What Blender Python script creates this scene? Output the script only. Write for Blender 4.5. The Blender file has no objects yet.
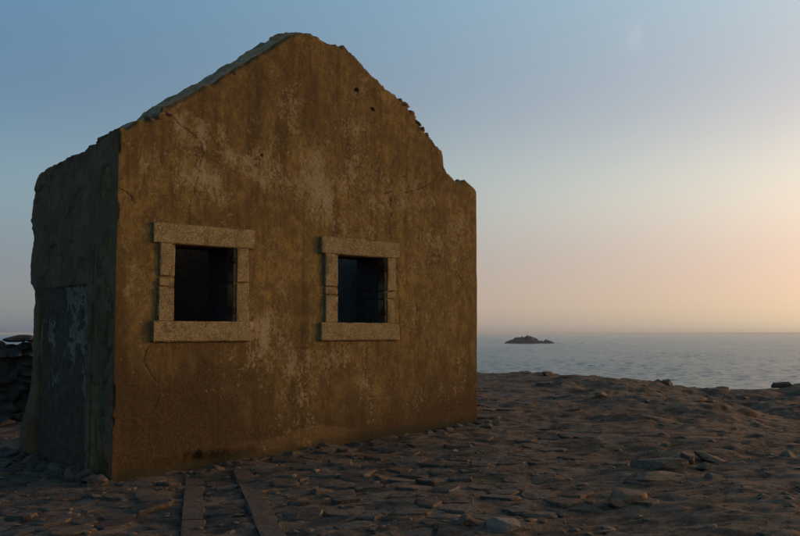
import bpy, bmesh, math, random
import numpy as np
from mathutils import Vector, Matrix

# ------------------------------------------------------------------ camera, sky, sun, exposure
SC = bpy.context.scene
COL = SC.collection
CAMZ = 1.57
cam = bpy.data.objects.new('camera', bpy.data.cameras.new('camera'))
COL.objects.link(cam); SC.camera = cam
cam.data.lens = 40.5; cam.data.sensor_width = 36
cam.data.clip_start = 0.1; cam.data.clip_end = 150000
cam.location = (0, 0, CAMZ)
cam.rotation_euler = (math.radians(90) + math.atan(65/900), 0, 0)

SUN_EL, SUN_AZ = 9.0, 70.0           # azimuth clockwise from +Y
SUN_DIR = Vector((math.sin(math.radians(SUN_AZ))*math.cos(math.radians(SUN_EL)),
                  math.cos(math.radians(SUN_AZ))*math.cos(math.radians(SUN_EL)),
                  math.sin(math.radians(SUN_EL))))
W = bpy.data.worlds.new('World'); SC.world = W; W.use_nodes = True
nt = W.node_tree; N = nt.nodes; L = nt.links
bg = N['Background']; bg.inputs[1].default_value = 0.1
sky = N.new('ShaderNodeTexSky'); sky.sky_type = 'NISHITA'; sky.sun_disc = False
sky.sun_elevation = math.radians(SUN_EL); sky.sun_rotation = math.radians(SUN_AZ)
sky.air_density = 1; sky.dust_density = 1; sky.ozone_density = 1
def wm(op, a, b=None, clamp=False):
    n = N.new('ShaderNodeMath'); n.operation = op; n.use_clamp = clamp
    for i, v in enumerate((a, b)):
        if v is None: continue
        if isinstance(v, (int, float)): n.inputs[i].default_value = v
        else: L.new(v, n.inputs[i])
    return n.outputs[0]
# dusk haze: the clear-sky model is warmed towards the sun's side and greyed low down
tc = N.new('ShaderNodeTexCoord'); sep = N.new('ShaderNodeSeparateXYZ'); L.new(tc.outputs['Generated'], sep.inputs[0])
dx, dy, dz = sep.outputs
sund = wm('ADD', wm('MULTIPLY', dx, math.sin(math.radians(SUN_AZ))), wm('MULTIPLY', dy, math.cos(math.radians(SUN_AZ))))
zz = wm('MAXIMUM', dz, 0.0)
zroot = wm('MINIMUM', wm('SQRT', zz), 0.60)
zlow = wm('EXPONENT', wm('MULTIPLY', zz, -1/.06))
comb = N.new('ShaderNodeCombineXYZ')
zmid = wm('EXPONENT', wm('MULTIPLY', wm('POWER', wm('ABSOLUTE', wm('MULTIPLY', wm('SUBTRACT', zz, .15), 1/.08)), 2.0), -1.0))
glow = wm('MULTIPLY', zlow, wm('MAXIMUM', wm('SUBTRACT', sund, .3), 0.0))
for i, (c, b, h, e, g_, k_) in enumerate([(-1.100, .92, 2.364, .94, -1.275, .299), (-1.985, .39, 4.261, 2.07, -.59, .398), (-1.475, .02, 3.599, 2.56, -.643, .244)]):
    ex = wm('ADD', wm('ADD', wm('MULTIPLY', sund, b), c), wm('ADD', wm('MULTIPLY', zroot, h), wm('MULTIPLY', zlow, e)))
    ex = wm('ADD', ex, wm('ADD', wm('MULTIPLY', glow, g_), wm('MULTIPLY', zmid, k_)))
    L.new(wm('EXPONENT', ex), comb.inputs[i])
mul = N.new('ShaderNodeVectorMath'); mul.operation = 'MULTIPLY'
L.new(sky.outputs[0], mul.inputs[0]); L.new(comb.outputs[0], mul.inputs[1])
# one small wisp of cirrus
_p = math.atan(65/900); _d = Vector(((635-400)/900, 1, (268-38)/900)); _d.rotate(Matrix.Rotation(_p, 3, 'X')); _d.normalize()
vs = N.new('ShaderNodeVectorMath'); vs.operation = 'SUBTRACT'; L.new(tc.outputs['Generated'], vs.inputs[0]); vs.inputs[1].default_value = _d
mp = N.new('ShaderNodeVectorMath'); mp.operation = 'MULTIPLY'; L.new(vs.outputs[0], mp.inputs[0]); mp.inputs[1].default_value = (1/.007, 1/.03, 1/.013)
ln = N.new('ShaderNodeVectorMath'); ln.operation = 'LENGTH'; L.new(mp.outputs[0], ln.inputs[0])
nz_ = N.new('ShaderNodeTexNoise'); nz_.inputs['Scale'].default_value = 110; nz_.inputs['Detail'].default_value = 5; L.new(tc.outputs['Generated'], nz_.inputs['Vector'])
wisp = wm('MULTIPLY', wm('EXPONENT', wm('MULTIPLY', wm('POWER', ln.outputs[1], 2.0), -1.0)), wm('MULTIPLY', nz_.outputs[0], .20))
add = N.new('ShaderNodeMix'); add.data_type = 'RGBA'; L.new(wisp, add.inputs[0]); L.new(mul.outputs[0], add.inputs[6]); add.inputs[7].default_value = (9, 8.2, 7.8, 1)
L.new(add.outputs[2], bg.inputs[0])

sun = bpy.data.objects.new('sun', bpy.data.lights.new('sun', 'SUN')); COL.objects.link(sun)
sun.data.energy = 1.25; sun.data.angle = math.radians(3); sun.data.color = (1.0, .565, .23)
sun.rotation_euler = (-SUN_DIR).to_track_quat('-Z', 'Y').to_euler()
sun.location = (30, 10, 12)

SC.view_settings.view_transform = 'Standard'; SC.view_settings.look = 'None'
SC.view_settings.exposure = 0.0; SC.view_settings.gamma = 1.0; SC.view_settings.use_curve_mapping = False
SC.cycles.volume_bounces = 0
SC.cycles.max_bounces = 6

# ------------------------------------------------------------------ helpers
rng = np.random.RandomState(7); random.seed(7)
_T = np.random.RandomState(11).rand(256, 256)
def vn(x, y, s=0):
    x = np.asarray(x, float) + s*17.31; y = np.asarray(y, float) + s*9.77
    xi = np.floor(x).astype(int); yi = np.floor(y).astype(int); fx = x - xi; fy = y - yi
    fx = fx*fx*fx*(fx*(fx*6-15)+10); fy = fy*fy*fy*(fy*(fy*6-15)+10)
    g = lambda a, b: _T[a & 255, b & 255]
    return (g(xi, yi)*(1-fx) + g(xi+1, yi)*fx)*(1-fy) + (g(xi, yi+1)*(1-fx) + g(xi+1, yi+1)*fx)*fy
def fbm(x, y, o=4, s=0, gain=.5):
    v = 0; a = 1; t = 0
    for i in range(o):
        v = v + a*vn(np.asarray(x)*2**i, np.asarray(y)*2**i, s+i*3); t += a; a *= gain
    return v/t                                                 # 0..1, mean .5
def sstep(a, b, x):
    t = np.clip((np.asarray(x, float)-a)/(b-a), 0, 1); return t*t*(3-2*t)
def gauss(x, y, cx, cy, rx, ry):
    return np.exp(-((x-cx)/rx)**2 - ((y-cy)/ry)**2)

def link(o, parent=None):
    COL.objects.link(o)
    if parent: o.parent = parent
    return o
def mesh_obj(name, verts, faces, material, parent=None, smooth=True, attrs=None, loc=None, sharp=0):
    me = bpy.data.meshes.new(name)
    me.from_pydata([tuple(v) for v in verts] if not isinstance(verts, np.ndarray) else verts.tolist(), [], faces)
    if smooth: me.polygons.foreach_set('use_smooth', [True]*len(me.polygons))
    for k, a in (attrs or {}).items():
        at = me.attributes.new(k, 'FLOAT', 'POINT'); at.data.foreach_set('value', np.asarray(a, np.float32).ravel())
    me.materials.append(material); me.update()
    if sharp: me.set_sharp_from_angle(angle=math.radians(sharp))
    o = bpy.data.objects.new(name, me)
    if loc is not None: o.location = loc
    return link(o, parent)
def empty(name, loc, rz=0, parent=None):
    o = bpy.data.objects.new(name, None); o.location = loc; o.rotation_euler = (0, 0, rz); o.empty_display_size = .3
    return link(o, parent)
def tag(o, label, cat, group=None):
    o['label'] = label; o['category'] = cat
    if group: o['group'] = group
    return o
def kind(o, k): o['kind'] = k; return o

class Mat:
    """tiny node-graph builder"""
    def __init__(s, name):
        s.m = bpy.data.materials.new(name); s.m.use_nodes = True
        s.nt = s.m.node_tree; s.b = s.nt.nodes['Principled BSDF']
        s.tc = s.nt.nodes.new('ShaderNodeTexCoord'); s.geo = s.nt.nodes.new('ShaderNodeNewGeometry')
    def _set(s, sock, v):
        if isinstance(v, (int, float)): sock.default_value = v
        elif isinstance(v, tuple): sock.default_value = v if len(v) == 4 or sock.type == 'VECTOR' else (*v, 1)
        else: s.nt.links.new(v, sock)
    def coord(s, scale=(1, 1, 1), which='Object'):
        n = s.nt.nodes.new('ShaderNodeMapping'); n.inputs['Scale'].default_value = scale
        s.nt.links.new(s.geo.outputs['Position'] if which == 'World' else s.tc.outputs[which], n.inputs[0]); return n.outputs[0]
    def noise(s, vec, scale, detail=4, rough=.55, dist=0):
        n = s.nt.nodes.new('ShaderNodeTexNoise'); s._set(n.inputs['Vector'], vec)
        n.inputs['Scale'].default_value = scale; n.inputs['Detail'].default_value = detail
        n.inputs['Roughness'].default_value = rough; n.inputs['Distortion'].default_value = dist; return n.outputs[0]
    def voro(s, vec, scale, feature='F1', out=0):
        n = s.nt.nodes.new('ShaderNodeTexVoronoi'); n.feature = feature; s._set(n.inputs['Vector'], vec); n.inputs['Scale'].default_value = scale
        return n.outputs[out]
    def ramp(s, f, a, b, lo=0., hi=1.):
        n = s.nt.nodes.new('ShaderNodeMapRange'); n.interpolation_type = 'SMOOTHSTEP'
        s._set(n.inputs[0], f); n.inputs[1].default_value = a; n.inputs[2].default_value = b; n.inputs[3].default_value = lo; n.inputs[4].default_value = hi
        return n.outputs[0]
    def math(s, op, a, b=0.):
        n = s.nt.nodes.new('ShaderNodeMath'); n.operation = op; s._set(n.inputs[0], a); s._set(n.inputs[1], b); return n.outputs[0]
    def mix(s, f, a, b, mode='MIX'):
        n = s.nt.nodes.new('ShaderNodeMix'); n.data_type = 'RGBA'; n.blend_type = mode
        s._set(n.inputs[0], f); s._set(n.inputs[6], a); s._set(n.inputs[7], b); return n.outputs[2]
    def attr(s, name):
        n = s.nt.nodes.new('ShaderNodeAttribute'); n.attribute_name = name; return n.outputs['Fac']
    def rand(s):
        n = s.nt.nodes.new('ShaderNodeObjectInfo')
        return s.math('FRACT', s.math('ADD', n.outputs['Random'], s.geo.outputs['Random Per Island']))
    def bump(s, h, strength, dist, prev=None):
        n = s.nt.nodes.new('ShaderNodeBump'); n.inputs['Strength'].default_value = strength; n.inputs['Distance'].default_value = dist
        s._set(n.inputs['Height'], h)
        if prev: s.nt.links.new(prev, n.inputs['Normal'])
        return n.outputs[0]
    def done(s, col, rough=.9, normal=None, spec=.25):
        s._set(s.b.inputs['Base Color'], col); s._set(s.b.inputs['Roughness'], rough)
        s.b.inputs['Specular IOR Level'].default_value = spec
        if normal: s.nt.links.new(normal, s.b.inputs['Normal'])
        return s.m

# ------------------------------------------------------------------ materials
def mat_plaster():
    m = Mat('ochre_plaster'); c = m.coord()
    big = m.noise(c, 1.1, 5, .6); mid = m.noise(c, 5, 6, .65); fine = m.noise(c, 34, 5, .75)
    st = m.noise(m.coord((5, 5, .55)), 1.3, 6, .65, .6)                 # rain streaks
    col = m.mix(m.ramp(big, .35, .65), (.182, .119, .033), (.272, .180, .051))
    col = m.mix(m.ramp(mid, .42, .58, 0, .65), col, (.098, .066, .022))
    col = m.mix(m.ramp(st, .47, .66, 0, .75), col, (.078, .048, .018))
    darktone = m.attr('darktone'); col = m.mix(m.math('MULTIPLY', darktone, .92), col, (.034, .021, .009))
    pale = m.attr('pale')
    brk = m.noise(m.coord((1, 1, .72)), 8.5, 10, .80, .25)               # flaking of the lime wash
    fl = m.noise(m.coord((1, 1, .8)), 24, 7, .75)
    edge = m.math('ADD', pale, m.math('MULTIPLY', m.math('SUBTRACT', brk, .5), 2.7))
    edge = m.math('ADD', edge, m.math('MULTIPLY', m.math('SUBTRACT', fl, .5), 2.9))
    dk = m.noise(m.coord((1.1, 1.1, .7)), 13, 9, .78, .2)
    col = m.mix(m.ramp(dk, .51, .57, 0, .55), col, (.066, .041, .015))
    flake = m.ramp(edge, .30, .58)
    col = m.mix(m.math('MULTIPLY', flake, .72), col, (.262, .202, .096))
    col = m.mix(m.ramp(edge, .66, .95, 0, .5), col, (.40, .335, .200))
    col = m.mix(m.attr('plinth'), col, (.215, .135, .050))
    grain = m.noise(c, 85, 3, .8)
    col = m.mix(m.ramp(grain, .54, .70, 0, .55), col, (.300, .215, .115))
    col = m.mix(m.ramp(grain, .46, .32, 0, .65), col, (.045, .028, .012))
    spk = m.voro(c, 42); col = m.mix(m.ramp(spk, .05, .13, .65, 0), col, (.42, .34, .22))
    spd = m.voro(m.coord((1, 1, .8)), 23); col = m.mix(m.ramp(spd, .04, .09, .85, 0), col, (.025, .016, .009))
    col = m.mix(m.ramp(fine, .3, .7, 0, .4), col, (.080, .050, .021))
    col = m.mix(m.attr('crack'), col, (.022, .014, .008))
    col = m.mix(m.attr('moss'), col, (.030, .030, .013))
    n = m.bump(flake, .55, .007); n = m.bump(dk, .35, .010, n); n = m.bump(fine, .6, .005, n); n = m.bump(grain, .7, .004, n)
    return m.done(col, .94, n, .15)
def mat_greywall():
    m = Mat('weathered_render'); c = m.coord()
    big = m.noise(c, 1.6, 5, .6); mid = m.noise(c, 7, 6, .65); fine = m.noise(c, 45, 4, .7)
    col = m.mix(m.ramp(big, .35, .65), (.112, .063, .027), (.172, .098, .043))
    col = m.mix(m.ramp(mid, .42, .7, 0, .6), col, (.095, .053, .023))
    col = m.mix(m.ramp(m.noise(m.coord((4, 4, .6)), 1.5, 5, .6), .5, .7, 0, .6), col, (.080, .052, .022))
    col = m.mix(m.ramp(m.noise(c, 3.1, 5, .7), .6, .72, 0, .45), col, (.19, .135, .080))
    spd = m.voro(c, 30); col = m.mix(m.ramp(spd, .06, .16, .7, 0), col, (.018, .015, .010))
    col = m.mix(m.ramp(fine, .52, .7, 0, .5), col, (.25, .185, .115))
    n = m.bump(mid, .5, .014); n = m.bump(fine, .7, .008, n)
    return m.done(col, .95, n, .15)
def mat_infill():
    m = Mat('peeling_infill'); c = m.coord()
    fine = m.noise(c, 40, 4, .7); mid = m.noise(c, 8, 9, .72, .3)
    col = m.mix(m.ramp(mid, .35, .65), (.056, .036, .018), (.098, .062, .031))
    e = m.math('ADD', m.attr('peel'), m.math('ADD', m.math('MULTIPLY', m.math('SUBTRACT', mid, .5), 1.8), m.math('MULTIPLY', m.math('SUBTRACT', fine, .5), .5)))
    col = m.mix(m.ramp(e, .40, .62), col, (.165, .103, .054))
    rim = m.math('MULTIPLY', m.ramp(e, .30, .42), m.ramp(e, .44, .56, 1, 0))
    col = m.mix(m.math('MULTIPLY', rim, .75), col, (.27, .205, .13))
    col = m.mix(m.ramp(m.noise(c, 22, 5, .7), .62, .74, 0, .55), col, (.19, .135, .085))
    spd = m.voro(c, 18); col = m.mix(m.ramp(spd, .05, .12, .8, 0), col, (.015, .012, .008))
    n = m.bump(e, .6, .012); n = m.bump(fine, .6, .006, n)
    return m.done(col, .92, n, .15)
def mat_granite(name='cut_granite', a=(.250, .186, .080), b=(.185, .136, .056)):
    m = Mat(name); c = m.coord(which='World')
    big = m.noise(c, 4, 5, .6); fine = m.noise(c, 70, 4, .75)
    col = m.mix(m.ramp(big, .35, .65), a, b)
    col = m.mix(m.ramp(fine, .5, .68, 0, .7), col, tuple(x*.38 for x in a))
    spk = m.voro(c, 120); col = m.mix(m.ramp(spk, .1, .22, .5, 0), col, tuple(min(1, x*1.55) for x in a))
    col = m.mix(m.ramp(m.noise(m.coord((8, 8, 1.5), 'World'), 1.5, 4, .6), .52, .7, 0, .5), col, tuple(x*.42 for x in a))
    col = m.mix(m.math('MULTIPLY', m.rand(), .28), col, tuple(x*.45 for x in b))
    gr = m.noise(c, 55, 5, .85); col = m.mix(m.ramp(gr, .53, .62, 0, .75), col, (.46, .37, .19)); col = m.mix(m.ramp(gr, .47, .37, 0, .8), col, (.055, .038, .018))
    bl = m.noise(c, 9, 6, .7); col = m.mix(m.ramp(bl, .52, .64, 0, .55), col, (.085, .056, .025))
    col = m.mix(m.math('MULTIPLY', m.attr('rust'), m.ramp(big, .3, .6, .6, 1)), col, (.055, .018, .007))
    n = m.bump(gr, .6, .004); n = m.bump(big, .3, .012, n); n = m.bump(fine, .7, .005, n)
    return m.done(col, .9, n)
def mat_rust():
    m = Mat('rusted_iron'); c = m.coord(which='World')
    col = m.mix(m.ramp(m.noise(c, 30, 4, .6), .4, .65), (.012, .008, .006), (.06, .018, .008))
    return m.done(col, .85, m.bump(m.noise(c, 90, 3), .6, .004))
def mat_rubble():
    m = Mat('mossy_rubble_top'); c = m.coord(which='World')
    col = m.mix(m.ramp(m.noise(c, 5, 5, .6), .35, .65), (.270, .165, .080), (.430, .268, .132))
    col = m.mix(m.ramp(m.noise(c, 12, 5, .65), .5, .66, 0, .8), col, (.150, .102, .036))
    col = m.mix(m.ramp(m.noise(c, 33, 4, .7), .5, .75, 0, .6), col, (.07, .055, .032))
    n = m.bump(m.noise(c, 14, 5, .7), .9, .04); n = m.bump(m.noise(c, 60, 3, .7), .6, .01, n)
    return m.done(col, .95, n)
def mat_stone(name, a, b, dirt=(.032, .023, .017), warm=(.15, .085, .045)):
    m = Mat(name); c = m.coord(which='World')
    r = m.rand(); big = m.noise(c, 2.3, 5, .6); fine = m.noise(c, 55, 5, .7); mid = m.noise(c, 11, 5, .65)
    col = m.mix(r, a, b)
    col = m.mix(m.ramp(big, .45, .7, 0, .55), col, warm)
    col = m.mix(m.ramp(mid, .48, .7, 0, .75), col, dirt)
    col = m.mix(m.ramp(fine, .5, .7, 0, .6), col, tuple(x*.5 for x in dirt))
    spk = m.voro(c, 60); col = m.mix(m.ramp(spk, .08, .2, .4, 0), col, tuple(x*1.5 for x in b))
    n = m.bump(mid, .7, .03); n = m.bump(fine, .7, .008, n)
    return m.done(col, .88, n, .3)
def mat_ground():
    m = Mat('bare_soil'); c = m.coord(which='World')
    big = m.noise(c, .45, 5, .6); mid = m.noise(c, 3.2, 6, .65); fine = m.noise(c, 26, 6, .7)
    str_ = m.noise(m.coord((1.2, 4.5, 1), 'World'), 1.1, 5, .62, .5)
    col = m.mix(m.ramp(big, .35, .65), (.112, .077, .045), (.172, .118, .068))
    col = m.mix(m.ramp(mid, .44, .58, 0, .85), col, (.050, .034, .020))
    cr_ = m.noise(m.coord((1, 2.2, 1), 'World'), 7.5, 8, .75, .4); col = m.mix(m.ramp(cr_, .52, .60, 0, .6), col, (.045, .030, .018))
    col = m.mix(m.ramp(str_, .5, .66, 0, .7), col, (.215, .150, .090))
    col = m.mix(m.ramp(fine, .5, .72, 0, .65), col, (.034, .023, .014))
    gr = m.voro(c, 42); col = m.mix(m.ramp(gr, .10, .24, .55, 0), col, (.29, .195, .115))
    n = m.bump(mid, .6, .05); n = m.bump(fine, .9, .030, n); n = m.bump(m.noise(c, 90, 3, .7), .5, .006, n)
    return m.done(col, .95, n, .2)
def mat_sea():
    m = Mat('sea_water')
    chop = m.noise(m.coord((.8, 1.0, 1), 'World'), .25, 5, .7)
    ripple = m.noise(m.coord((1, 1.0, 1), 'World'), 1.1, 4, .7)
    col = m.mix(m.ramp(m.noise(m.coord((.25, 1, 1), 'World'), .006, 4, .6), .4, .65), (.012, .085, .092), (.022, .110, .115))
    n = m.bump(chop, 1.0, 1.3, None); n = m.bump(ripple, 1.0, .45, n)
    m.b.inputs['IOR'].default_value = 1.33
    return m.done(col, .20, n, .5)
def mat_foam():
    m = Mat('sea_foam'); return m.done((.80, .74, .66), .9)

M_PL, M_GREY, M_INF, M_GRAN, M_RUST, M_RUB = mat_plaster(), mat_greywall(), mat_infill(), mat_granite(), mat_rust(), mat_rubble()
M_COB = mat_stone('paving_stone', (.046, .035, .022), (.125, .092, .058), dirt=(.026, .017, .010), warm=(.15, .078, .030))
M_SLAB = mat_stone('track_stone', (.062, .047, .031), (.092, .068, .043), dirt=(.036, .025, .015), warm=(.10, .060, .032))
M_ROCK = mat_stone('field_rock', (.120, .082, .047), (.185, .128, .073), dirt=(.040, .027, .016))
M_PALE = mat_stone('pale_rock', (.14, .112, .082), (.18, .145, .105), dirt=(.06, .046, .033), warm=(.2, .14, .09))
M_WALLST = mat_stone('dry_wall_stone', (.040, .032, .022), (.085, .066, .044), dirt=(.022, .016, .010), warm=(.07, .045, .022))
M_SKYLIT = mat_stone('skylit_wall', (.30, .28, .24), (.30, .28, .24), dirt=(.15, .14, .12), warm=(.24, .22, .18))  # paler copy of the inner wall, sky light put into its colour
M_INNER = mat_stone('shaded_inner_wall', (.045, .042, .036), (.06, .055, .047), dirt=(.035, .03, .025), warm=(.08, .065, .05))  # darker copy of the inner wall, the room's shade put into its colour
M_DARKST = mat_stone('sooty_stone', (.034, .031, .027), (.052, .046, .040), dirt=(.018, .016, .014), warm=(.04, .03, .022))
M_CLIFF = mat_stone('sea_rock', (.045, .043, .044), (.070, .062, .058))
M_SOIL, M_SEA, M_FOAM = mat_ground(), mat_sea(), mat_foam()

# ------------------------------------------------------------------ terrain
HA = np.array([-3.12, 9.84]); HANG = math.atan2(.652, .758)
TX, TY = math.cos(HANG), math.sin(HANG)              # along the gable wall
NX, NY = -TY, TX                                     # into the house
HL = 5.635
EDX = [-80, -25, -10, -2, 2.2, 3.4, 4.4, 5.4, 7.1, 9.6, 14, 20, 40, 80]
EDY = [46, 34, 30, 27, 25.2, 24.8, 23.8, 22.2, 21.5, 21.6, 23, 25, 32, 50]
def H(x, y, detail=True):
    x = np.asarray(x, float); y = np.asarray(y, float)
    a = (x-HA[0])*TX + (y-HA[1])*TY
    z = .046*a
    cap = .53 - .30*sstep(3.9, 6.4, x) + .10*sstep(7.5, 11, x)
    k = 9.0
    z = -np.log(np.exp(-k*np.clip(z, -3, 3)) + np.exp(-k*cap))/k      # soft minimum: flattens inland
    z = np.maximum(z, -.35)
    z = z - .07*sstep(3.4, 6.5, x)*(1-sstep(11.5, 17, y))
    if detail:
        far = sstep(9, 16, y)*sstep(1, 5, x)
        z = z + (fbm(x*.35, y*.35, 3, 1)-.5)*(.10+.22*far)
        z = z + (fbm(x*1.3, y*1.6, 4, 2)-.5)*(.10+.14*far)
        z = z + (fbm(x*4.5, y*6, 4, 3, .6)-.5)*(.055-.025*sstep(1.5, 3.5, x)) - np.abs(fbm(x*3.1, y*6.5, 4, 12, .6)-.5)*(.05-.03*sstep(1.5, 3.5, x))
        r = np.abs(fbm(x*2.2, y*3.4, 4, 5)-.5)*2
        z = z - (1-sstep(0, .14, r))*.03*sstep(1, 4, x)
        ed = np.interp(x, EDX, EDY)
        z = z + .16*np.exp(-((y-ed+1.0)/1.3)**2)*(fbm(x*.9, y*.7, 3, 8)-.2)*sstep(2, 6, x)
    ed = np.interp(x, EDX, EDY) + (fbm(x*.8, y*0+3, 4, 6)-.5)*1.6
    d = y - ed
    z = z - np.where(d > 0, np.minimum(d*.30 + np.clip(d-2.0, 0, None)*1.3, 15.5), 0)
    return z
def Hs(x, y): return float(H(np.array([x]), np.array([y]))[0])

def lines(*segs):
    out = []
    for a, b, d in segs: out += list(np.arange(a, b, d))
    return np.array(out)
xs = np.concatenate([lines((-80, -24, 4), (-24, -8, .5), (-8, 12, .045), (12, 24, .3), (24, 82, 4))])
yn = [6.2]
while yn[-1] < 27: yn.append(yn[-1]*1.0042)
ys = np.concatenate([lines((-40, 0, 4), (0, 6.2, .25)), np.array(yn), lines((27.2, 36, .3), (36, 70, 2))])
X, Y = np.meshgrid(xs, ys); Z = H(X, Y)
nx, ny = len(xs), len(ys)
idx = np.arange(nx*ny).reshape(ny, nx)
F = np.stack([idx[:-1, :-1], idx[:-1, 1:], idx[1:, 1:], idx[1:, :-1]], -1).reshape(-1, 4)
ground = kind(mesh_obj('ground', np.stack([X, Y, Z], -1).reshape(-1, 3), F.tolist(), M_SOIL), 'structure')

# sea out to the horizon, with a real swell running in to the shore
SEAZ = -14.0
az = np.radians(np.concatenate([np.arange(-180, -34, 8.), np.arange(-32, 44, .13), np.arange(44, 180, 8.)]))
rr = [60., 110., 160.]
while rr[-1] < 3200: rr.append(rr[-1]*1.0046)
rr = np.array([0.5] + rr + [4000., 7000., 12000., 22000., 42000.])
Rg_, Ag_ = np.meshgrid(rr, az, indexing='ij')
xw, yw = Rg_*np.sin(Ag_), Rg_*np.cos(Ag_)
zw = np.zeros_like(xw); wr = np.random.RandomState(5)
for k in range(26):
    lam = 3.6*math.exp(wr.rand()*math.log(3.2)); th = wr.normal(-.35, .8)
    zw += .0042*lam*np.sin((xw*math.sin(th)+yw*math.cos(th))*2*math.pi/lam + wr.rand()*6.28)
zw *= (.55+.9*fbm(xw*.012, yw*.005, 3, 44))*sstep(120, 180, Rg_)*(1-sstep(2200, 3200, Rg_))
zw += (np.abs(zw)*.35)
na, nr_ = len(az), len(rr); ig = np.arange(na*nr_).reshape(nr_, na)
ig2 = np.concatenate([ig, ig[:, :1]], 1)
Fs = np.stack([ig2[:-1, :-1], ig2[:-1, 1:], ig2[1:, 1:], ig2[1:, :-1]], -1).reshape(-1, 4)[:, ::-1]
sea = kind(mesh_obj('sea', np.stack([xw, yw, zw], -1).reshape(-1, 3), Fs.tolist(), M_SEA), 'structure'); sea.location = (0, 0, SEAZ)

# ------------------------------------------------------------------ the ruined house
house = empty('ruined_house', (HA[0], HA[1], 0), HANG)
tag(house, 'roofless ochre plastered stone house with a broken gable and two windows', 'house')
def ground_at(s, w): return Hs(HA[0]+s*TX+w*NX, HA[1]+s*TY+w*NY)

FR = [(-.01, 3.825), (.10, 3.86), (.213, 3.949), (.404, 4.013), (.5, 4.086), (.523, 4.172), (.684, 4.246), (.93, 4.42), (1.186, 4.587), (1.457, 4.799), (1.867, 5.096), (2.117, 5.284), (2.253, 5.392), (2.407, 5.446), (2.572, 5.483), (2.66, 5.47), (2.741, 5.419), (2.937, 5.406), (3.07, 5.423), (3.137, 5.465), (3.214, 5.362), (3.395, 5.274), (3.535, 5.162), (3.677, 5.07), (3.94, 4.94), (4.134, 4.86), (4.285, 4.741), (4.476, 4.559), (4.68, 4.407), (4.935, 4.20), (4.955, 4.01), (5.04, 3.92), (5.212, 3.822), (5.33, 3.83), (5.411, 3.859), (5.517, 3.81), (5.634, 3.731)]
BK = [(-.01, 3.78), (.10, 3.83), (.225, 3.95), (.36, 4.0), (.532, 4.15), (.902, 4.44), (1.279, 4.67), (1.629, 4.945), (2.056, 5.26), (2.239, 5.40), (2.507, 5.50), (2.6, 5.50), (2.75, 5.40), (2.95, 5.37), (3.3, 5.26), (3.68, 5.0), (4.13, 4.78), (4.48, 4.48), (4.93, 4.05), (5.1, 3.82), (5.634, 3.68)]
def front_top(s): 
    return np.interp(s, *zip(*FR)) + (fbm(s*9, s*0+.3, 4, 21)-.5)*(.04+.10*sstep(2.6, 3.4, s))*sstep(0, .3, s)*(1-sstep(4.9, 5.2, s)*.6)
def back_top(s): return np.interp(s, *zip(*BK)) + (fbm(s*6, s*0+.7, 4, 22)-.5)*.09*sstep(0, .3, s)
WT = .62                                             # gable wall thickness
WIN = [(.695, 1.476, 1.70, 2.60), (3.024, 3.835, 1.70, 2.61)]
CRACKS = [[(.0, 3.18), (.12, 3.12), (.25, 3.0), (.40, 2.83)],
          [(.43, 1.47), (.38, 1.36), (.36, 1.25), (.42, 1.13), (.50, 1.03), (.53, .88), (.50, .72)],
          [(4.95, 4.0), (4.85, 3.88), (4.74, 3.75), (4.58, 3.67), (4.44, 3.62), (4.25, 3.55), (4.05, 3.56), (3.8, 3.48)],
          [(3.93, 3.45), (3.95, 3.2), (3.92, 3.05), (3.94, 2.85)],
          [(4.03, 2.6), (4.05, 2.3), (4.10, 2.0), (4.09, 1.7), (4.13, 1.4)],
          [(.62, 4.1), (.75, 3.98), (.95, 3.85), (1.05, 3.7), (.98, 3.45), (.93, 3.2), (.85, 3.0), (.88, 2.84)]]
HOLES = [(1.45, 4.72, .018), (3.34, 4.86, .021), (3.62, 4.64, .025), (1.84, 3.77, .014)]
def polydist(s, z, pts):
    d = np.full(s.shape, 9.)
    for (a, b), (c, e) in zip(pts[:-1], pts[1:]):
        vx, vz = c-a, e-b; l = vx*vx+vz*vz
        t = np.clip(((s-a)*vx+(z-b)*vz)/l, 0, 1)
        d = np.minimum(d, np.hypot(s-a-t*vx, z-b-t*vz))
    return d
def merge_lines(a, b, step, keys):
    l = [v for v in np.arange(a, b+1e-6, step) if all(abs(v-k) > step*.55 for k in keys) and b-v > step*.3] + [k for k in keys if a < k < b] + [b]
    if abs(l[0]-a) > 1e-6: l.append(a)
    return np.array(sorted(set(round(float(v), 5) for v in l)))

def corner_off(z):                                    # chips along the corner, shared by both walls
    return .028*sstep(.56, .72, fbm(z*4, z*0+.2, 3, 40)) + .004*vn(z*30, z*0, 41)

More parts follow.
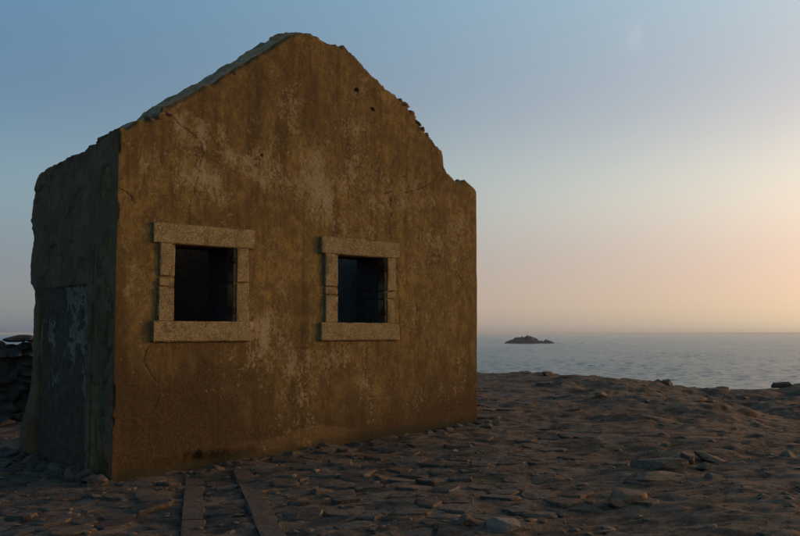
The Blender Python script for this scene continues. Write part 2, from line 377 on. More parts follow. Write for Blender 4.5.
def build_gable():
    st = .0125; zc = 3.0; zb = -.35
    S = merge_lines(0, HL, st, sorted([w[0] for w in WIN]+[w[1] for w in WIN]))
    ZL = merge_lines(zb, zc, st, sorted(set([WIN[0][2], WIN[0][3], WIN[1][3]])))
    nu = 190; U = np.linspace(0, 1, nu+1)[1:]
    top = front_top(S)
    ns = len(S); Zg = np.concatenate([np.repeat(ZL[:, None], ns, 1), zc + U[:, None]*(top-zc)[None, :]], 0)
    Sg = np.repeat(S[None, :], len(Zg), 0)
    nr = len(Zg)
    # ---- masks
    s, z = Sg, Zg
    n1 = fbm(s*2.4, z*1.5, 5, 50, .6); n2 = fbm(s*7, z*4, 4, 51); n3 = fbm(s*20, z*15, 3, 52)
    blob = np.zeros_like(s)
    for (cx, cz, rx, rz, a) in [(1.05, 3.95, .55, .25, .9), (1.55, 3.68, .45, .22, .9), (2.05, 3.55, .5, .3, .75), (1.05, 3.35, .45, .45, .8), (.45, 3.4, .25, .4, .55),
                                (2.6, 3.5, .6, .6, .8), (3.3, 3.6, .6, .5, .65), (4.2, 3.45, .6, .35, .65), (2.3, 4.4, .35, .6, .55), (3.0, 4.2, .5, .5, .45), (2.75, 3.05, .7, .25, .6),
                                (1.9, 1.45, .55, .60, .66), (2.4, 1.15, .6, .5, .62), (3.4, 1.3, .7, .3, .45), (2.9, 1.25, .8, .3, .5), (2.2, 2.2, .35, .5, .45), (2.0, 2.5, .4, .6, .35), (4.6, 2.6, .5, .7, .4), (4.3, 1.9, .2, .5, .35), (.25, 1.6, .2, .7, .3), (5.2, 3.0, .3, .6, .35), (4.95, 1.9, .12, .5, .5)]:
        blob = np.maximum(blob, a*gauss(s, z, cx, cz, rx, rz))
    diag = .8*np.exp(-((z-(4.25-.42*s))/.13)**2)*sstep(.7, 1.0, s)*(1-sstep(2.0, 2.4, s))
    blob = np.maximum(blob, diag)
    pale = np.clip((n1-.5)*1.3 + (n2-.5)*.9 + blob*.95 - .12 - .25*(1-sstep(.9, 1.5, z))*(1-sstep(1.2, 2.0, s)), -.5, 1.2)
    pale = pale*(1-sstep(4.9, 5.4, z)*.4)
    gb = np.interp(S, [0, HL], [.0, .27])[None, :] + 0*s
    h = z-gb
    darktone = np.clip((1-sstep(.1, 1.6, h + (fbm(s*1.6, z*.8, 4, 53)-.5)*1.5 + .45*sstep(1.4, 2.2, s)*(1-sstep(3.6, 4.4, s))))*.95 + (sstep(.56, .76, fbm(s*4.2, z*.35, 4, 54))*.55*sstep(.3, 1.2, h)), 0, 1)
    darktone = np.clip(darktone + .75*(1-sstep(.5, 2.0, h + .55*np.clip(s-1.0, 0, 2.2)))*(.55+.9*(fbm(s*3, z*2.2, 4, 59)-.2)), 0, 1)  # extra darkening of the plaster towards the lower left
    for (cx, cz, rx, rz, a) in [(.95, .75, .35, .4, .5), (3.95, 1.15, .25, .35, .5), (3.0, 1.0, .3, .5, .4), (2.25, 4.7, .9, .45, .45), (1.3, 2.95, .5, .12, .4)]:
        darktone = np.maximum(darktone, a*gauss(s, z, cx, cz, rx, rz))
    pl = .14 + .10*gauss(s, s*0, 2.45, 0, .75, 1) + (fbm(s*5, s*0, 4, 56)-.5)*.14
    plinth = sstep(.03, -.02, h-pl)*sstep(1.3, 1.7, s)*(1-sstep(3.3, 3.55, s))*.75 if False else (1-sstep(-.02, .03, h-pl))*sstep(1.35, 1.75, s)*(1-sstep(3.0, 3.6, s))*.38
    cr = np.zeros_like(s)
    wob = (fbm(s*10, z*10, 3, 57)-.5)*.05
    for i, c in enumerate(CRACKS):
        wd = (.0055 if i not in (1, 2) else .0075)*(.6+.8*vn(s*6, z*6, 58))
        cr = np.maximum(cr, (1-sstep(wd*.45, wd*1.25, polydist(s+wob, z+wob*.7, c)))*sstep(.25, .45, fbm(s*9, z*9, 2, 60+i)))
    hole = np.zeros_like(s)
    for hx, hz, hr in HOLES: hole = np.maximum(hole, 1-sstep(hr*.5, hr*1.1, np.hypot((s-hx)*.8, z-hz)+(n3-.5)*.055))
    moss = np.clip((1-sstep(.02, .11, h+(n2-.5)*.12))*.8 + (1-sstep(.0, .10, top[None, :]-z + (n2-.5)*.12))*.35*(z > 3.5), 0, 1)*(1-plinth*.8)
    # ---- relief (outwards is -y)
    y = -(fbm(s*.7, z*.7, 3, 30)-.5)*.030 - (fbm(s*4, z*4, 4, 31)-.5)*.009 - (n3-.5)*.004
    y = y + .003*sstep(.25, .5, pale) + .008*cr + .05*hole - .012*plinth*1.0
    y = y + .03*(1-sstep(0, .05, top[None, :]-z))*(.4+vn(s*11, z*11, 33))                       # crumbled arris
    und = gauss(s, s*0, 1.15, 0, .55, 1)*(1-sstep(.03, .17, h+(n2-.5)*.08))
    y = y + .10*und
    ef = sstep(0, .10, s); co = corner_off(z)
    y = y*ef + (1-ef)*co*0
    sx = s + (1-sstep(0, .03, s))*co
    y = y + (1-sstep(0, .03, s))*co
    V = [np.stack([sx, y, z], -1).reshape(-1, 3)]
    ix = np.arange(nr*ns).reshape(nr, ns)
    Fq = np.stack([ix[:-1, :-1], ix[:-1, 1:], ix[1:, 1:], ix[1:, :-1]], -1)
    cs = (Sg[:-1, :-1]+Sg[:-1, 1:])/2; cz = (Zg[:-1, :-1]+Zg[1:, :-1])/2
    keep = np.ones(cs.shape, bool)
    for a, b, c, d in WIN: keep &= ~((cs > a) & (cs < b) & (cz > c) & (cz < d))
    faces = Fq[keep].tolist()
    base = nr*ns
    att = {'pale': pale, 'darktone': darktone, 'plinth': plinth, 'crack': np.maximum(cr*(.62), hole*.7), 'moss': moss}
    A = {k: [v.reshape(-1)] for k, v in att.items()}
    # ---- back face and right end, coarse
    zr = [zb, WIN[0][2], WIN[0][3], WIN[1][3]+.001, zc]
    bt = back_top(S)
    Zb = np.concatenate([np.repeat(np.array(zr)[:, None], ns, 1), bt[None, :]], 0)
    Vb = np.stack([np.repeat(S[None, :], len(Zb), 0), np.full(Zb.shape, WT), Zb], -1)
    ib = base + np.arange(Zb.size).reshape(Zb.shape)
    Fb = np.stack([ib[:-1, :-1], ib[1:, :-1], ib[1:, 1:], ib[:-1, 1:]], -1)
    cs = np.repeat(((S[:-1]+S[1:])/2)[None, :], len(Zb)-1, 0); cz = ((Zb[:-1]+Zb[1:])/2)[:, :-1]
    keep = np.ones(cs.shape, bool)
    for a, b, c, d in WIN: keep &= ~((cs > a) & (cs < b) & (cz > c) & (cz < d))
    faces += Fb[keep].tolist(); V.append(Vb.reshape(-1, 3)); nb = Zb.size
    base2 = base+nb
    # right end: front last column -> back last column
    fc = ix[:, -1]; zf = Zg[:, -1]
    Ve = np.stack([np.full(nr, HL+.0)+(fbm(zf*6, zf*0, 3, 35)-.5)*.02, np.full(nr, WT), np.minimum(zf, bt[-1]+.05)], -1); V.append(Ve)
    ie = base2+np.arange(nr)
    faces += [[int(fc[k]), int(ie[k]), int(ie[k+1]), int(fc[k+1])] for k in range(nr-1)]
    fl = ix[:, 0]; zl_ = Zg[:, 0]
    V.append(np.stack([np.full(nr, .012), np.full(nr, WT), zl_], -1)); il = base2+nr+np.arange(nr)
    faces += [[int(fl[k]), int(fl[k+1]), int(il[k+1]), int(il[k])] for k in range(nr-1)]
    Va = np.concatenate(V, 0)
    ext = len(Va)-base
    at = {k: np.concatenate([v[0], np.full(ext, .1 if k in ('pale', 'darktone') else 0)]) for k, v in A.items()}
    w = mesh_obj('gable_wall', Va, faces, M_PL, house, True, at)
    # ---- rubble top, a part with its own look
    nt_ = 12; R = np.linspace(0, 1, nt_+1)
    Sg2 = np.repeat(S[None, :], nt_+1, 0); Rg = np.repeat(R[:, None], ns, 1)
    yf = y.reshape(nr, ns)[-1]
    hump = np.sin(np.pi*Rg)*(.015+.05*fbm(Sg2*3, Rg*2, 3, 36))
    zt = front_top(S)[None, :]*(1-sstep(0, 1, Rg)) + bt[None, :]*sstep(0, 1, Rg) + hump*sstep(0, .15, Rg)*(Rg < 1)*sstep(.1, .7, Sg2)*(.25 + .75*(1-sstep(2.4, 2.8, Sg2)))
    zt = zt + ((fbm(Sg2*7, Rg*5, 5, 37, .6)-.5)*.09+np.abs(fbm(Sg2*4, Rg*3, 3, 38)-.5)*.09)*np.sin(np.pi*Rg)*sstep(.05, .4, Sg2)
    yt = yf[None, :]*(1-Rg) + WT*Rg
    yt[0] -= 0
    zt[0] = top-.004; yt[0] += .004
    it = np.arange((nt_+1)*ns).reshape(nt_+1, ns)
    Ft = np.stack([it[:-1, :-1], it[:-1, 1:], it[1:, 1:], it[1:, :-1]], -1).reshape(-1, 4).tolist()
    mesh_obj('wall_top', np.stack([Sg2, yt, zt], -1).reshape(-1, 3), Ft, M_RUB, w)
    return w
gable = build_gable()

def build_side():
    nz, nyy = 230, 200
    v = np.linspace(0, 1, nz); u = np.linspace(0, 1, nyy)
    Ug, Vg = np.meshgrid(u, v)
    zz_ = [(-.4, 2.78), (.13, 2.75), (.5, 2.64), (.92, 2.555), (1.6, 2.56), (2.13, 2.58), (2.23, 2.735), (2.88, 2.715), (3.1, 2.76), (3.275, 2.75), (3.5, 2.62), (3.7, 2.40)]
    topf = lambda y: np.interp(y, [0, .12, .5, 1.0, 1.53, 2.0, 2.37, 2.8], [3.835, 3.83, 3.775, 3.75, 3.715, 3.70, 3.69, 3.62]) + (fbm(y*7, y*0, 4, 70)-.5)*.07*sstep(0, .2, y)
    z = -.4 + Vg*(topf(Ug*2.6)+.4)
    end = np.interp(z, *zip(*zz_)) + (fbm(z*6, z*0, 4, 71)-.5)*.07
    y = Ug*end
    x = -(fbm(y*1.1, z*1.1, 3, 72)-.5)*.06 - (fbm(y*5, z*5, 4, 73)-.5)*.03 - (fbm(y*22, z*22, 2, 74)-.5)*.008
    # doorway recess
    rec = sstep(.80, .83, y)*(1-sstep(2.36, 2.40, y))*(1-sstep(2.10, 2.14, z))
    x = x*sstep(0, .1, y)*(1-.6*rec) + .09*rec
    # flared footing at the broken end, eroded band over the door
    x = x - .10*sstep(2.35, 2.5, y)*(1-sstep(.2, 1.1, z))
    x = x + .02*sstep(.60, .66, fbm(y*2.5, z*2.5, 4, 75))*sstep(.1, .3, y)
    for hy, hz, hr in [(1.7, 3.25, .05), (.35, 2.4, .03), (2.2, 2.9, .05), (.4, 3.2, .02)]:
        x = x + .05*(1-sstep(hr*.5, hr*1.1, np.hypot(y-hy, z-hz)))
    co = corner_off(z); x = x + (1-sstep(0, .03, y))*co; y = y + (1-sstep(0, .03, y))*co
    V = [np.stack([x, y, z], -1).reshape(-1, 3)]
    ix = np.arange(nz*nyy).reshape(nz, nyy)
    Fo = np.stack([ix[:-1, :-1], ix[1:, :-1], ix[1:, 1:], ix[:-1, 1:]], -1).reshape(-1, 4).tolist()
    # thickness: end cap, top and inner face
    nk = 8; off = nz*nyy
    K = np.linspace(0, 1, nk+1)[1:]
    for k in K:                                                   # end cap columns
        V.append(np.stack([x[:, -1]*(1-k)+.56*k, y[:, -1] + .10*math.sin(k*3.1)*(fbm(z[:, -1]*5, z[:, -1]*0+k*3, 3, 76)-.6), z[:, -1]], -1))
    ic = [ix[:, -1]] + [off + np.arange(nz) + j*nz for j in range(nk)]
    for a, b in zip(ic[:-1], ic[1:]): Fo += [[int(a[i]), int(a[i+1]), int(b[i+1]), int(b[i])] for i in range(nz-1)]
    off2 = off + nk*nz
    for k in K:                                                   # top rows
        V.append(np.stack([x[-1]*(1-k)+.56*k, np.maximum(y[-1], .3*k), z[-1] + (.06*math.sin(k*3.14)+.02*k)*(.3+fbm(y[-1]*6, y[-1]*0+k*4, 3, 77))], -1))
    it = [ix[-1]] + [off2 + np.arange(nyy) + j*nyy for j in range(nk)]
    for a, b in zip(it[:-1], it[1:]): Fo += [[int(a[i]), int(b[i]), int(b[i+1]), int(a[i+1])] for i in range(nyy-1)]
    off3 = off2 + nk*nyy
    V.append(np.stack([np.full(nyy, .56), np.maximum(y[-1], .3), np.full(nyy, -.4)], -1))
    lt = it[-1]
    Fo += [[int(lt[i]), int(off3+i), int(off3+i+1), int(lt[i+1])] for i in range(nyy-1)]
    return mesh_obj('side_wall', np.concatenate(V, 0), Fo, M_GREY, house)
side = build_side()

# blocked-up doorway in the side wall
yy, zzv = np.meshgrid(np.linspace(.79, 2.40, 90), np.linspace(-.25, 2.13, 130))
peel = (fbm(yy*2.1, zzv*1.6, 5, 80, .55)-.5)*1.5
peel += .40*gauss(yy, zzv, 1.10, 1.98, .30, .16) + .36*gauss(yy, zzv, 1.3, 1.40, .24, .42) + .30*gauss(yy, zzv, 1.75, 1.1, .2, .3) + .35*gauss(yy, zzv, .9, 1.3, .12, .8) + .3*gauss(yy, zzv, 2.33, 1.0, .07, 1.2)
xx = .035 - (fbm(yy*2, zzv*2, 3, 81)-.5)*.03 - (fbm(yy*9, zzv*9, 3, 82)-.5)*.012 + .014*sstep(.44, .54, peel)
xx += .04*((1-sstep(.79, .84, yy)) + sstep(2.35, 2.40, yy))
ii = np.arange(yy.size).reshape(yy.shape)
infill = mesh_obj('door_infill', np.stack([xx, yy, zzv], -1).reshape(-1, 3),
                  np.stack([ii[:-1, :-1], ii[1:, :-1], ii[1:, 1:], ii[:-1, 1:]], -1).reshape(-1, 4).tolist(), M_INF, side, True, {'peel': peel})
infill['label'] = 'blocked doorway with peeling grey paint and bare patches'

def rough_box(x0, x1, y0, y1, z0, z1, seed, cell=.035, amp=.0045, rnd=.011, notch=None, xl=(), knock=.028):
    """a dressed stone: subdivided block with worn arrises"""
    d = [x1-x0, y1-y0, z1-z0]; n = [max(2, min(40, int(round(k/cell)))) for k in d]
    def ax(a, b, k):
        t = np.linspace(0, 1, k+1); t[1] = min(t[1], rnd/(b-a)); t[-2] = max(t[-2], 1-rnd/(b-a)); return a+(b-a)*t
    gx_extra = list(xl)
    gx, gy, gz = ax(x0, x1, n[0]), ax(y0, y1, n[1]), ax(z0, z1, n[2])
    if gx_extra: gx = np.array(sorted(list(v_ for v_ in gx if all(abs(v_-e_) > .006 for e_ in gx_extra) or v_ in (x0, x1)) + gx_extra)); n[0] = len(gx)-1
    vid = {}; V = []; Fc = []
    def v(i, j, k):
        key = (i, j, k)
        if key not in vid: vid[key] = len(V); V.append((gx[i], gy[j], gz[k]))
        return vid[key]
    a, b, c = n
    for i in range(a):
        for k in range(c):
            Fc.append((v(i, 0, k), v(i+1, 0, k), v(i+1, 0, k+1), v(i, 0, k+1))); Fc.append((v(i, b, k), v(i, b, k+1), v(i+1, b, k+1), v(i+1, b, k)))
    for j in range(b):
        for k in range(c):
            Fc.append((v(0, j, k), v(0, j, k+1), v(0, j+1, k+1), v(0, j+1, k))); Fc.append((v(a, j, k), v(a, j+1, k), v(a, j+1, k+1), v(a, j, k+1)))
    for i in range(a):
        for j in range(b):
            Fc.append((v(i, j, 0), v(i, j+1, 0), v(i+1, j+1, 0), v(i+1, j, 0))); Fc.append((v(i, j, c), v(i+1, j, c), v(i+1, j+1, c), v(i, j+1, c)))
    P = np.array(V); ctr = np.array([(x0+x1)/2, (y0+y1)/2, (z0+z1)/2]); half = np.array(d)/2
    q = (P-ctr)/half
    on = np.abs(q) > .999; cnt = on.sum(1)
    nrm = np.where(on, np.sign(q), 0)
    pull = np.where(cnt >= 2, rnd*.45, 0) + np.where(cnt >= 3, rnd*.2, 0)
    chip = 1.5*sstep(.52, .72, fbm(P[:, 0]*7+P[:, 1]*3, P[:, 2]*7+P[:, 1]*5, 3, seed))*rnd*1.2*(cnt >= 2)
    nz = (fbm(P[:, 0]*6+P[:, 1]*2.3, P[:, 2]*6-P[:, 1]*4.1, 4, seed+1)-.5)*2*amp
    chip = chip + knock*sstep(.60, .74, fbm(P[:, 0]*9+3+P[:, 1]*3, P[:, 2]*9+P[:, 1]*5, 3, seed+7))*(cnt >= 2)
    P = P + nrm*(nz-pull-chip)[:, None]
    if notch is not None: P = notch(P)
    return P, Fc

# windows: liner + dressed granite surround
WROWS = [dict(l=[(1.70, 2.09), (2.10, 2.205), (2.215, 2.60)], r=[(1.70, 2.17), (2.18, 2.60)]),
         dict(l=[(1.70, 2.06), (2.07, 2.165), (2.175, 2.61)], r=[(1.70, 2.03), (2.04, 2.135), (2.145, 2.61)])]
OUT = [((.417, 1.755), (.50, 1.685), (.43, 1.742)), ((2.745, 4.085), (2.815, 4.02), (2.742, 4.08))]
for wi, (a, b, c, d) in enumerate(WIN):
    e = .012
    V = []; Fc = []
    def quad(p0, p1, p2, p3):
        i = len(V); V.extend([p0, p1, p2, p3]); Fc.append((i, i+1, i+2, i+3))
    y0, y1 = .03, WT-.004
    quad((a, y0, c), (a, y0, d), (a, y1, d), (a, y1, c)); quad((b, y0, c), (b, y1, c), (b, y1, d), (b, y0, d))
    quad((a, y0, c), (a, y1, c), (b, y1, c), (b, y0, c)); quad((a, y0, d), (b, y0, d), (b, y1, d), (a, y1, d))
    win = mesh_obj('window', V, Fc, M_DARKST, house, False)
    (l0, l1), (j0, j1), (s0, s1) = OUT[wi]
    P, Fq = rough_box(l0, l1, -.040, .20, d-.010, 2.822, 100+wi); mesh_obj('lintel', P, Fq, M_GRAN, win, sharp=32)
    P, Fq = rough_box(s0, s1, -.045, .20, 1.472, c+.006, 110+wi); mesh_obj('sill', P, Fq, M_GRAN, win, sharp=32)
    for k, (z0, z1) in enumerate(WROWS[wi]['l']):
        def rebate(P, a=a):
            m_ = (P[:, 0] > a-.0455) & (P[:, 1] < .05); P = P.copy(); P[m_, 1] += .022; return P
        P, Fq = rough_box(j0 + rng.uniform(-.006, .006), a+e, -.028-rng.uniform(0, .008), .17, z0+.002, z1-.000, 120+wi*10+k, notch=rebate, xl=(a-.047, a-.044))
        mesh_obj('jamb_block', P, Fq, M_GRAN, win, sharp=32)
    for k, (z0, z1) in enumerate(WROWS[wi]['r']):
        def rebate(P, b=b):
            m_ = (P[:, 0] < b+.0355) & (P[:, 1] < .05); P = P.copy(); P[m_, 1] += .030; return P
        P, Fq = rough_box(b-e, j1 + rng.uniform(-.015, .006), -.022-rng.uniform(0, .008), .13, z0+.002, z1-.000, 140+wi*10+k, notch=rebate, xl=(b+.034, b+.037))
        rust = sum(gauss(P[:, 0], P[:, 2], b, zz0, .055, .13 if zz0 < 2 else .16) for zz0 in (c+.10, d-.18)) + .5*gauss(P[:, 0], P[:, 2], b, 2.1, .02, .5)
        mesh_obj('jamb_block', P, Fq, M_GRAN, win, sharp=32, attrs={'rust': np.clip(rust, 0, 1)})
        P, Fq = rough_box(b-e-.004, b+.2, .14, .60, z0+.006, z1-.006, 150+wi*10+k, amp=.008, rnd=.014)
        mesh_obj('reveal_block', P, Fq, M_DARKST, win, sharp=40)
    for z0 in (c+.10, d-.20):                                  # rusted hinge stubs
        P, Fq = rough_box(b-.022, b+.022, -.010, .04, z0, z0+.085, 160+wi, cell=.02, amp=.006, rnd=.005)
        mesh_obj('hinge_stub', P, Fq, M_RUST, win)

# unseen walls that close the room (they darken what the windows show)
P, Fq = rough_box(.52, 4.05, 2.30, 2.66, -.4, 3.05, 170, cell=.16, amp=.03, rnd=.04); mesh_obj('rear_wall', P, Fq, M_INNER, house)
P, Fq = rough_box(4.03, 5.60, 2.27, 2.64, -.4, 2.95, 172, cell=.16, amp=.03, rnd=.04); mesh_obj('rear_wall', P, Fq, M_SKYLIT, house)  # same rear wall, this end coloured paler as if lit by the sky
P, Fq = rough_box(5.12, 5.61, .63, 2.29, -.4, 3.55, 171, cell=.12, amp=.03, rnd=.05); mesh_obj('side_wall', P, Fq, M_SKYLIT, house)

def rock_mesh(seed, sub=3, flat=.45, facet=.35, amp=.25):
    """a weathered stone of unit radius cut by flat break planes"""
    bm = bmesh.new(); bmesh.ops.create_icosphere(bm, subdivisions=sub, radius=1)
    P = np.array([v.co[:] for v in bm.verts]); Fc = [[v.index for v in f.verts] for f in bm.faces]; bm.free()
    r = np.random.RandomState(seed)
    for _ in range(13):
        n = r.normal(size=3); n[2] = abs(n[2])*1.1 if r.rand() < .6 else n[2]; n /= np.linalg.norm(n); d = r.uniform(.42, .82)
        k = P@n-d; P = P - np.where(k > 0, k*.96, 0)[:, None]*n
    P = P/np.abs(P).max(0)
    q = P*2.1+r.rand(3)*20
    nz = (fbm(q[:, 0]+q[:, 2]*.7, q[:, 1]-q[:, 2]*.6, 5, seed % 50, .6)-.5)*2*amp
    P = P*(1+nz[:, None])
    P[:, 2] *= flat
    return P, Fc
# broken stones showing along the crest
def crest(s, w, z, sx, sy, sz, rz, seed, m=M_RUB):
    P, Fq = rock_mesh(seed, 2, 1)
    o = mesh_obj('rubble_stone', P*np.array([sx, sy, sz]), Fq, m, gable); o.location = (s, w, z); o.rotation_euler = (0, rng.uniform(-.3, .3), rz)
for s, w, dz_, sx, sz in [(.50, .05, -.03, .13, .06), (.59, .05, -.10, .10, .06), (.42, .06, -.02, .09, .05), (4.22, .07, .015, .10, .05), (4.33, .07, .015, .10, .07), (4.40, .07, .015, .09, .06), (4.47, .07, .015, .08, .06), (4.56, .07, .015, .09, .05), (4.66, .07, .015, .07, .05), (4.05, .18, .0, .10, .05), (3.9, .2, .0, .1, .05),
                           (2.30, .3, .05, .12, .06), (2.18, .25, .04, .09, .05), (2.85, .2, .0, .12, .05), (2.98, .25, .01, .10, .05), (3.12, .2, -.02, .09, .05), (3.5, .25, .0, .1, .05), (5.42, .2, -.02, .10, .05), (5.2, .25, .0, .12, .05), (3.7, .3, .0, .1, .06)]:
    crest(s, w, float(front_top(np.array([s]))[0])+dz_, sx, .10, sz, rng.uniform(-.4, .4), 200+int(s*100), M_ROCK if (s > 2.7 or s < .62) else M_RUB)

# ------------------------------------------------------------------ stone paving in front of the house
paving = kind(empty('paving', (0, 0, 0)), 'structure')
def to_house(x, y): return (x-HA[0])*TX+(y-HA[1])*TY, (x-HA[0])*NX+(y-HA[1])*NY
TR = [((-2.29, 10.15), (-1.56, 6.9)), ((-1.80, 10.35), (-.94, 6.9))]   # the two slab tracks (centre lines)
def seg_d(x, y, a, b):
    vx, vy = b[0]-a[0], b[1]-a[1]; t = max(0, min(1, ((x-a[0])*vx+(y-a[1])*vy)/(vx*vx+vy*vy)))
    return math.hypot(x-a[0]-t*vx, y-a[1]-t*vy)
sites = {}
GX, GY = .34, .25
ca, sa = math.cos(.25), math.sin(.25)
def site(i, j):
    if (i, j) not in sites:
        r = np.random.RandomState((i*7919+j*104729+12345) % 2**31)
        u, v = (i + .5*(j % 2) + r.uniform(-.36, .36))*GX, (j + r.uniform(-.34, .34))*GY
        sites[(i, j)] = (u*ca-v*sa, u*sa+v*ca)
    return sites[(i, j)]
def clip(poly, nx_, ny_, d):
    out = []
    for k in range(len(poly)):
        p, q = poly[k], poly[(k+1) % len(poly)]
        a = p[0]*nx_+p[1]*ny_-d; b = q[0]*nx_+q[1]*ny_-d
        if a <= 0: out.append(p)
        if a*b < 0:
            t = a/(a-b); out.append((p[0]+t*(q[0]-p[0]), p[1]+t*(q[1]-p[1])))
    return out
stones = []
for i in range(-45, 50):
    for j in range(10, 105):
        cx, cy = site(i, j)
        if not (6.3 < cy < 21 and abs(cx) < cy*.48+.6): continue
        hs, hw = to_house(cx, cy)
        if hw > -.12 and hs > -.10 and hw < 2.9 and hs < 5.8: continue
        if hw > 2.5 and -1 < hs < 7 and cy > 13 and cx < 2: continue
        dt = min(seg_d(cx, cy, *t) for t in TR)
        if dt < .20: continue
        # the paving peters out towards the bare ground
        lim = .7 + .06*(cy-7) + (float(fbm(cx*.5, cy*.5, 3, 90))-.5)*4.0
        pr = 1-sstep(lim-1.2, lim+1.6, cx)
        r = np.random.RandomState((i*31337+j*7907+5) % 2**31)
        if r.rand() > .012+.93*float(pr): continue
        poly = [(-.3, -.3), (.3, -.3), (.3, .3), (-.3, .3)]
        for a in range(-2, 3):
            for b in range(-2, 3):
                if a or b:
                    ox, oy = site(i+a, j+b); ox -= cx; oy -= cy; l = math.hypot(ox, oy)
                    poly = clip(poly, ox/l, oy/l, l/2 - .008 - .012*((i*7+j*13+a*5+b*3) % 3))
                    if len(poly) < 3: break
        if len(poly) < 3: continue
        stones.append((cx, cy, poly, r))
def stone_geo(cx, cy, poly, r):
    # a worn flag: uneven outline, low flat top, chamfered edge, partly sunk
    pts = []
    for k in range(len(poly)):
        p, q = poly[k], poly[(k+1) % len(poly)]
        if math.hypot(p[0]-q[0], p[1]-q[1]) < .05: pts.append(((p[0]+q[0])/2, (p[1]+q[1])/2)); continue
        pts += [(p[0]*.9+q[0]*.1, p[1]*.9+q[1]*.1), (p[0]*.5+q[0]*.5+r.uniform(-.012, .012), p[1]*.5+q[1]*.5+r.uniform(-.012, .012)), (p[0]*.1+q[0]*.9, p[1]*.1+q[1]*.9)]
    e = .15
    gx_ = (Hs(cx+e, cy)-Hs(cx-e, cy))/(2*e)*.7; gy_ = (Hs(cx, cy+e)-Hs(cx, cy-e))/(2*e)*.7
    z0 = Hs(cx, cy); tx, ty = r.normal(0, .045)+gx_, r.normal(0, .045)+gy_; hh = r.uniform(-.008, .026)
    V = []; Fc = []; n = len(pts); jit = 1+r.uniform(-.06, .06, n)
    for sc, dz_ in ((1.0, -.08), (1.0, hh-.014), (.93, hh), (.5, hh+.003)):
        for k, (px, py) in enumerate(pts):
            x, y = px*sc*jit[k], py*sc*jit[k]
            V.append((x, y, dz_ + (x*tx+y*ty if dz_ > -.05 else 0) + r.uniform(-.005, .005)))
    V.append((0, 0, hh+.003+r.uniform(-.006, .008)))
    for q in range(3):
        for k in range(n):
            k2 = (k+1) % n; Fc.append((q*n+k, q*n+k2, (q+1)*n+k2, (q+1)*n+k))
    for k in range(n): Fc.append((3*n+k, 3*n+(k+1) % n, 4*n))
    return V, Fc, (cx, cy, z0)
def screen_size(s):
    x, y, p, _ = s
    if abs(x) > y*.445 + .1 or y < 7.0: return 0
    ar = abs(sum(p[k][0]*p[(k+1) % len(p)][1]-p[(k+1) % len(p)][0]*p[k][1] for k in range(len(p))))/2
    return ar/y**3
stones.sort(key=screen_size, reverse=True)
SV = []; SF = []
for k, s in enumerate(stones):
    V, Fc, loc = stone_geo(*s)
    if k < 290: mesh_obj('paving_stone', V, Fc, M_COB, paving, True, loc=loc, sharp=28)
    else:
        o = len(SV); SV += [(v[0]+loc[0], v[1]+loc[1], v[2]+loc[2]) for v in V]; SF += [tuple(i+o for i in f) for f in Fc]
kind(mesh_obj('paving_stones', SV, SF, M_COB, paving, sharp=28), 'stuff')

# the two slab tracks
for ti, (p, q) in enumerate(TR):
    L_ = math.hypot(q[0]-p[0], q[1]-p[1]); ang = math.atan2(q[1]-p[1], q[0]-p[0]); t = 0; k = 0
    while t < L_-.05:
        l = min(rng.uniform(.65, 1.1), L_-t)
        P, Fq = rough_box(-l/2+.006, l/2-.006, -.105, .105, -.12, .03, 300+ti*10+k, cell=.04, amp=.006, rnd=.014)
        cx, cy = p[0]+(q[0]-p[0])*(t+l/2)/L_, p[1]+(q[1]-p[1])*(t+l/2)/L_
        o = mesh_obj('track_slab', P, Fq, M_SLAB, paving, sharp=32); o.location = (cx, cy, Hs(cx, cy)-.008)
        e1 = float(H(np.array([cx+.3*math.cos(ang)]), np.array([cy+.3*math.sin(ang)]), False)[0]); e0 = float(H(np.array([cx-.3*math.cos(ang)]), np.array([cy-.3*math.sin(ang)]), False)[0])
        o.rotation_euler = (rng.normal(0, .012), -math.atan2(e1-e0, .6)+rng.normal(0, .008), ang+rng.normal(0, .008)); t += l; k += 1

# edging stones along the foot of the walls
SHAPES = []
for k in range(10):
    P, Fq = rock_mesh(400+k, 3, 1, .3, .10)
    me = bpy.data.meshes.new('rounded_stone'); me.from_pydata(P.tolist(), [], Fq); me.materials.append(M_COB)
    me.polygons.foreach_set('use_smooth', [True]*len(me.polygons)); me.set_sharp_from_angle(angle=math.radians(35)); SHAPES.append(me)
def put_stone(name, x, y, z, sx, sy, sz, rz, parent, k, tilt=(0, 0)):
    o = bpy.data.objects.new(name, SHAPES[k % 10]); o.location = (x, y, z); o.scale = (sx, sy, sz); o.rotation_euler = (tilt[0], tilt[1], rz)
    return link(o, parent)
s = .95; k = 0
while s < 5.85:
    l = rng.uniform(.09, .26); w = -.10-rng.uniform(0, .07)
    x, y = HA[0]+s*TX+w*NX, HA[1]+s*TY+w*NY
    put_stone('edging_stone', x, y, Hs(x, y)-.008, l*.62, rng.uniform(.07, .13), rng.uniform(.04, .07), HANG+rng.uniform(-.2, .2), paving, k, (rng.uniform(-.15, .15), rng.uniform(-.15, .15)))
    s += l*1.08; k += 1
w = -.15
while w < 3.2:
    l = rng.uniform(.16, .30); s0 = -.16-rng.uniform(0, .06)
    x, y = HA[0]+s0*TX+w*NX, HA[1]+s0*TY+w*NY
    put_stone('edging_stone', x, y, Hs(x, y)+.03, .13, l*.6, rng.uniform(.07, .12), HANG+rng.uniform(-.2, .2), paving, k, (rng.uniform(-.15, .15), rng.uniform(-.15, .15)))
    w += l*1.05; k += 1

